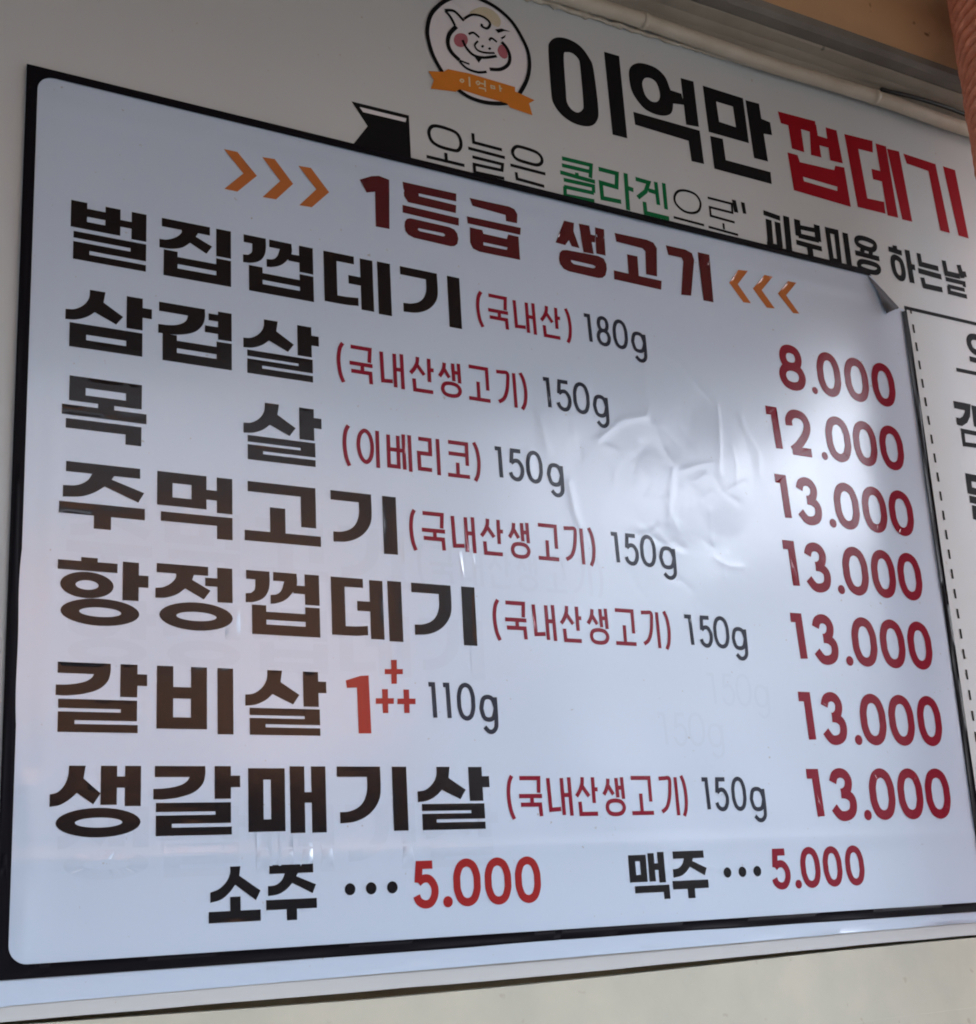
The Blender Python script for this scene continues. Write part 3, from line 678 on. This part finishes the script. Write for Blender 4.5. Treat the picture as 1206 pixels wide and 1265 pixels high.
bprint('slogan_lettering', 'slogan_skin', M['b_black'], 0.3, 'bold condensed black lettering touching the menu edge')
bprint('slogan_lettering', 'slogan_day', M['b_black'], 0.3, 'bold condensed black lettering at the right end')
fl = bprint('printed_flag', 'flag', M['b_black'], 0.3)
fl['abs'] = tuple(board.location)
bprint('flag_stripe', 'flag_stripe', M['b_white'], 0.5, parent=fl)
em = bprint('pig_emblem', 'emblem_disc', M['b_white'], 0.3, 'round emblem of a smiling pig over an orange ribbon')
em['abs'] = tuple(board.location)
bprint('hair', 'emblem_hair', M['b_blonde'], 0.5, parent=em)
bprint('cheek', 'emblem_cheek0', M['b_pink'], 0.6, parent=em)
bprint('cheek', 'emblem_cheek1', M['b_pink'], 0.6, parent=em)
bprint('face_lines', 'emblem_face', M['b_black'], 0.8, parent=em)
bprint('ring', 'emblem_ring', M['b_black'], 1.0, parent=em)
bprint('ribbon', 'ribbon', M['b_orange'], 1.2, parent=em)
bprint('ribbon_lettering', 'ribbon_text', M['b_gold'], 1.4, parent=em)
# printed frame, dashes and words of the next menu field, mostly outside the picture
fr = [[(1425, 38), (3100, 38), (3100, 44.5), (1425, 44.5)], [(1425.5, 38.5), (1430, 38.5), (1430, 1013), (1425.5, 1013)]]
bprint('printed_frame', (fr, []), M['b_black'], 0.3)
dash = []
for i in range(30):
    y = 44.6 + 32.3 * i; x = 1439.5 + (7.5 * min(1, i / 9))
    dash.append([(x - 2.4, y - 7.8), (x + 2.2, y - 7.8), (x + 2.6, y + 7.8), (x - 2.0, y + 7.8)])
dash[0] = [(1437.5, 44), (1441.5, 44), (1442, 50), (1438, 50)]
bprint('dashed_line', (dash, []), M['b_grey'], 0.3)
side_all = traced(TRACED['side_words'])[0]
for lo, hi in ((0, 115), (115, 270), (270, 360), (360, 600)):
    bprint('side_lettering', ([p for p in side_all if lo <= sum(q[1] for q in p) / len(p) < hi], []), M['b_black'], 0.3)
bprint('ruled_line', (stroke([(1531, 136), (2900, 136)], 7, False), []), M['b_black'], 0.3)

# ------------------------------------------------------------------ pasted menu sheet
menu = thing('menu_sheet', 'glossy white price list with black border, wrinkled, its top right corner folded', 'menu', (0.7, 0, SIGN_TOP - 1.034))
X0, X1, YT, YB, YE = -13.0, 1425.5, -11.0, 1013.0, 1034.5
F1, F2 = (1341.0, YT), (1405.0, 46.0)
outline = [(X0, YT), F1, F2, (X1 - 3, 49), (X1, 90), (X1, 1028), (1200, 1029), (900, 1031.5), (600, 1033.5), (250, 1036), (4, 1038), (-8, 1039), (-9, 1015), (X0, 1013)]
def fold_side(x, y):
    return (F2[0] - F1[0]) * (y - F1[1]) - (F2[1] - F1[1]) * (x - F1[0])   # > 0 below the fold
V = [Vector(p) for p in outline]; Fc = [list(range(len(outline)))]
st = 7.0
x = 0.0
for ix in range(int((X1 - X0) / st)):
    for iy in range(int((YE + 4 - YT) / st)):
        V.append(Vector((X0 + st * (ix + 0.5), YT + st * (iy + 0.5))))
for ix in range(180):                                  # finer where the sheet is wrinkled
    for iy in range(120):
        V.append(Vector((640 + 3.3 * ix, 210 + 3.3 * iy)))
vo, eo, fo, _, _, of = delaunay_2d_cdt(V, [], Fc, 0, 1e-4)
keep = [f for f, s in zip(fo, of) if s]
M['show_through'] = mat('older_print_showing_through', (0.515, 0.645, 0.81), 0.26, 0.7, bump=SHEET_BUMP, coat=1.0)
sheet = new_obj('paper', [to_world(v.x, v.y, 0, True) for v in vo], [tuple(f) for f in keep], M['paper'], menu, True)
if sheet.data.polygons[0].normal.y > 0: sheet.data.flip_normals()
# black border with rounded inner corners
def rrect(x0, y0, x1, y1, r, n=8):
    out = []
    for cx, cy, a in ((x1 - r, y0 + r, -90), (x1 - r, y1 - r, 0), (x0 + r, y1 - r, 90), (x0 + r, y0 + r, 180)):
        for i in range(n + 1):
            t = math.radians(a + 90 * i / n); out.append((cx + r * math.cos(t), cy + r * math.sin(t)))
    return out
prints('border', [[(X0, YT), F1, (1352, -0.5), (1412, 53.5), (X1 - 3, 49), (X1, 90), (X1, YB), (X0 - 0.5, YB + 0.6)]], [rrect(0, 0, 1412, 1000, 19)], M['border'], menu, 1.5, True, 5.0)
# folded corner: it curls forward over the fold line
A_, B_, C_ = Vector((1344.0, -2.0)), Vector((1407.0, 47.0)), Vector((1371.0, 65.0))
nu, nv = 14, 16; Vf, Ff = [], []
for j in range(nv + 1):
    t = j / nv
    for i in range(nu + 1):
        p = A_.lerp(B_, i / nu).lerp(C_, t)
        lift = 0.6 + 9.0 * math.sin(min(1.0, t * 1.25) * math.pi / 2) * (0.55 + 0.45 * i / nu) + 1.2 * math.sin(5 * t + i * 0.35)
        q = p - (B_ - A_).normalized().orthogonal() * (-2.5 * math.sin(math.pi * min(1, t * 3)))
        Vf.append((q.x / 1000, -(sheet_h(p.x, p.y) + max(lift, 0.5)) / 1000, SIGN_TOP - q.y / 1000))
for j in range(nv):
    for i in range(nu):
        a = j * (nu + 1) + i; Ff.append((a, a + 1, a + nu + 2, a + nu + 1))
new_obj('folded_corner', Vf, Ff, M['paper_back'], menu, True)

def sprint(name, P, H, material, label=None):
    return prints(name, P, H, material, menu, 0.35, True, 5.0, label)
for key, lab in (('head_grade', 'dark red heading, first word'), ('head_meat', 'dark red heading, second word')):
    P, H = traced(TRACED[key]); sprint('heading_lettering', P, H, M['dark_red'], lab)
for i in range(3):
    P, H = traced(TRACED['arrow_r%d' % i]); sprint('chevron', P, H, M['orange'])
for i in range(3):
    P, H = traced(TRACED['arrow_l%d' % i]); sprint('chevron', P, H, M['orange'])
P, H = traced(TRACED['grade_mark']); sprint('grade_mark', P, H, M['bright_red'], 'bright red 1 with three plus signs')
for row in (4, 5, 7, 13):                                # older lettering showing faintly through the print
    name, style, colour, w, y0, y1, glyphs = ROWS[row]
    polys = []
    for g, xa, xb in glyphs:
        polys += cell((HEAVY if style == 'H' else LIGHT)[g], xa + 9, y0 + 43, xb + 9, y1 + 43, style, w)
    prints('show_through', polys, [], M['show_through'], menu, 0.14, True, 6.0)
for dx, dy in ((-60, 136), (30, 80)):
    polys = []
    for g, xa, xb in ROWS[20][6]: polys += cell(LIGHT[g], xa + dx, 594 + dy, xb + dx, 640 + dy, 'L', 4.3)
    prints('show_through', polys, [], M['show_through'], menu, 0.14, True, 6.0)
for name, style, colour, w, y0, y1, glyphs in ROWS:
    polys = []
    for g, xa, xb in glyphs:
        polys += cell((HEAVY if style == 'H' else LIGHT)[g], xa, y0, xb, y1, style, w)
    word = ''.join(g[0] for g in glyphs)
    red = M['bright_red'] if (colour == 'red' and name == 'price' and y0 > 900 and glyphs[0][1] < 900) else M[colour]
    sprint(name, polys, [], red, None if name == 'leader_dots' else name.replace('_', ' ') + ' reading ' + word)

# ------------------------------------------------------------------ conduit, sealant, cable above the board
def along(x0, x1, n, y, Ys, jig=0.0, seed=1):
    r = random.Random(seed)
    sag = lambda x: 0.0045 * math.sin((x - 0.905) / 0.495 * math.pi) ** 2      # the cable sags between its clips
    return [(x0 + (x1 - x0) * i / n, y + jig * r.uniform(-1, 1), SIGN_TOP - Ys / 1000 - sag(x0 + (x1 - x0) * i / n) + jig * r.uniform(-1, 1)) for i in range(n + 1)]
con = thing('conduit', 'aged cream cable conduit with clips running along the top of the signboard', 'conduit', (1.2, -0.018, SIGN_TOP + 0.345))
tube('pipe', along(-0.7, 3.2, 60, -0.018, -341, 0.0006), 0.0122, M['pvc'], con, 20)
for cx in (0.905, 1.400, 2.1):
    tube('clip', [(cx, -0.018, SIGN_TOP + 0.341), (cx + 0.009, -0.018, SIGN_TOP + 0.341)], 0.0136, M['pvc'], con, 20)
sea = thing('sealant_bead', 'lumpy yellowed sealant strip under the conduit', 'sealant', (0.9, -0.004, SIGN_TOP + 0.325))
rs = random.Random(11)
n = 90
pts = [(0.45 + 0.72 * i / n, -0.004, SIGN_TOP + 0.3275 + 0.0015 * rs.uniform(-1, 1) + 0.007 * (i / n) ** 2) for i in range(n + 1)]
rad_ = [0.0058 * (1 - 0.72 * (i / n)) * rs.uniform(0.75, 1.25) for i in range(n + 1)]
for i in (31, 32, 38, 44, 45, 52, 53): rad_[i] *= 1.55
tube('bead', pts, rad_, M['sealant'], sea, 10, 0.12)
cb = tube('cable', [(1.42 + 0.02 * i, -0.022 - 0.006 * math.sin(i / 5), SIGN_TOP + 0.3575 + 0.0035 * math.sin(i / 4.0)) for i in range(40)], 0.0038, M['cable'], None, 8)
cb['label'] = 'thin black cable lying on top of the cream conduit at the right'; cb['category'] = 'cable'

# ------------------------------------------------------------------ ledge and awning
led = thing('awning_ledge', 'grey painted steel ledge in two steps above the conduit, under the orange awning', 'ledge', (1.2, -0.04, SIGN_TOP + 0.37))
Z1 = SIGN_TOP + 0.374
def profile(name, pr, material, parent):
    """(outward metres, height metres) profile extruded along the wall"""
    xs = [-0.9 + 4.3 * i / 30 for i in range(31)]; V, F = [], []; n = len(pr); rr = random.Random(8)
    for x in xs:
        for a, b in pr: V.append((x, -a + rr.uniform(-0.0007, 0.0007), b + rr.uniform(-0.0007, 0.0007)))
    for i in range(30):
        for k in range(n): F.append((i * n + k, i * n + (k + 1) % n, (i + 1) * n + (k + 1) % n, (i + 1) * n + k))
    F.append(tuple(range(n))); F.append(tuple(30 * n + k for k in range(n))[::-1])
    o = new_obj(name, V, F, material, parent, False)
    bm = bmesh.new(); bm.from_mesh(o.data); bmesh.ops.recalc_face_normals(bm, faces=bm.faces); bm.to_mesh(o.data); bm.free()
    return o
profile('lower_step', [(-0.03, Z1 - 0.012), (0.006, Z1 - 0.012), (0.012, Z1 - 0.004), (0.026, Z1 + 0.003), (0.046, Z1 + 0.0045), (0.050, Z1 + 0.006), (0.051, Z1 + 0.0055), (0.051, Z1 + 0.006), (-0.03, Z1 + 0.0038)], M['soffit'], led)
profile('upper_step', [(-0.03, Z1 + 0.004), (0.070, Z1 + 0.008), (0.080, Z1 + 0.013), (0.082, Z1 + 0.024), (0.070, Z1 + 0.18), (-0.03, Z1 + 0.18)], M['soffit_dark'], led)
aw = thing('awning', 'orange cloth awning sloping out from the wall above the signboard', 'awning', (1.2, -0.7, SIGN_TOP + 0.42))
V, F = [], []
nx, ny = 60, 24
for i in range(nx + 1):
    for j in range(-2, ny + 1):
        x = -8.0 + 10.4 * i / nx; d = 0.083 + 1.37 * max(j, 0) / ny
        z = Z1 + 0.205 - 0.30 * (d / 1.45) ** 1.3 - 0.01 * math.sin(math.pi * j / ny) + 0.006 * math.sin(x * 9) * math.sin(math.pi * j / ny)
        if j < 0: z = Z1 + (0.024, 0.12)[j + 2]
        V.append((x, -d, z))
for i in range(nx):
    for j in range(ny + 2):
        a = i * (ny + 3) + j; F.append((a, a + 1, a + ny + 4, a + ny + 3))
cl = new_obj('cloth', V, F, M['awning'], aw, True)
sm = cl.modifiers.new('thickness', 'SOLIDIFY'); sm.thickness = 0.002; sm.offset = 1
tube('front_bar', [(-8.0, -1.46, Z1 - 0.11), (2.4, -1.46, Z1 - 0.11)], 0.018, M['soffit'], aw, 12)

# ------------------------------------------------------------------ rope wound column at the right edge
col = thing('rope_column', 'column wound with terracotta coloured rope at the top right edge of the picture', 'column', (1.566, -0.12, 0.12))
CX, cr, pitch, seg, twist = 1.557, 0.060, 0.0215, 150, 0.030
col.location = (CX, -0.16, 0.12)
twist = round(2 * math.pi * twist / pitch) * pitch / (2 * math.pi)      # a whole number of strands
rr = random.Random(2)
wear = [rr.uniform(-0.0008, 0.0008) for _ in range(64)]
V, F = [], []
z, rows = 0.12, 0
while z < SIGN_TOP + 0.62:
    for k in range(seg):
        t = 2 * math.pi * k / seg
        q = (z - twist * t) / pitch + 0.10 * math.sin(z * 37 + 3 * t) + 0.06 * math.sin(z * 91 - 5 * t)
        fr_ = q - math.floor(q)
        lump = math.sqrt(max(0.0, 1 - (2 * fr_ - 1) ** 2))
        r = cr - 0.016 + 0.0205 * lump + wear[int(math.floor(q)) % 64] * lump
        V.append((CX + r * math.cos(t), -0.16 + r * math.sin(t), z))
    rows += 1
    z += 0.02 if z < SIGN_TOP - 0.3 else 0.0015
for i in range(rows - 1):
    for k in range(seg):
        F.append((i * seg + k, i * seg + (k + 1) % seg, (i + 1) * seg + (k + 1) % seg, (i + 1) * seg + k))
new_obj('rope_winding', V, F, M['rope'], col, True)
tube('post', [(CX, -0.16, 0.12), (CX, -0.1601, 2.0), (CX, -0.16, SIGN_TOP + 0.62)], cr - 0.0028, M['post'], col, 40)  # core shows in the grooves and darkens them like shade

# ------------------------------------------------------------------ the other side of the street (seen only in the gloss of the print; skyline shaped for glare and shade)
def house(name, label, x0, x1, y, top, material, gz, roof_to=0.0):
    t = thing(name, label, 'building', ((x0 + x1) / 2, y, 0))
    box('wall', x0, x1, y - 6, y, gz, top, material, t)
    box('shop_front', x0, x1, y - 5.8, y - 0.4, 0, gz, M['glass'], t)
    if roof_to: box('upper_storey', x0 + 0.1, x1 - 0.1, y - 6, y - 0.05, top, roof_to, M['slate'], t)
    n = max(1, int((x1 - x0) / 2.2))
    for i in range(n):
        cx = x0 + (x1 - x0) * (i + 0.5) / n
        w = box('window', cx - 0.4, cx + 0.4, y - 0.02, y + 0.03, gz + 0.7, gz + 1.5, M['grey_render'], t)
        w['abs'] = tuple(t.location)
        box('pane', cx - 0.34, cx + 0.34, y + 0.03, y + 0.036, gz + 0.76, gz + 1.44, M['glass'], w)
house('brick_house', 'sunlit brown brick house with a dark upper storey across the street', 1.0, 4.9, -8.5, 4.6, M['brown_brick'], 2.6, 5.7)
house('sky_block_house', 'added tall narrow dark grey house across the street, closing off sky right of the brick house', 5.1, 6.4, -8.5, 6.2, M['slate'], 2.6)  # added to bound the reflected sky gap on its left
house('grey_house', 'low grey rendered house between two taller ones across the street', 6.6, 8.9, -8.5, 4.2, M['grey_render'], 2.6)  # roof height shaped to leave sky for the glare
house('sky_block_house', 'added tall wide dark grey house across the street, ending the sky gap at the right', 9.1, 13, -8.5, 5.2, M['slate'], 2.6)  # added to keep the sky glare off the price column
house('sky_block_house', 'added tall dark grey house across the street, blocking sky light left of the brick house', -30, 0.8, -8.5, 8.5, M['slate'], 2.6)  # added to hold back skylight so the right side stays brighter
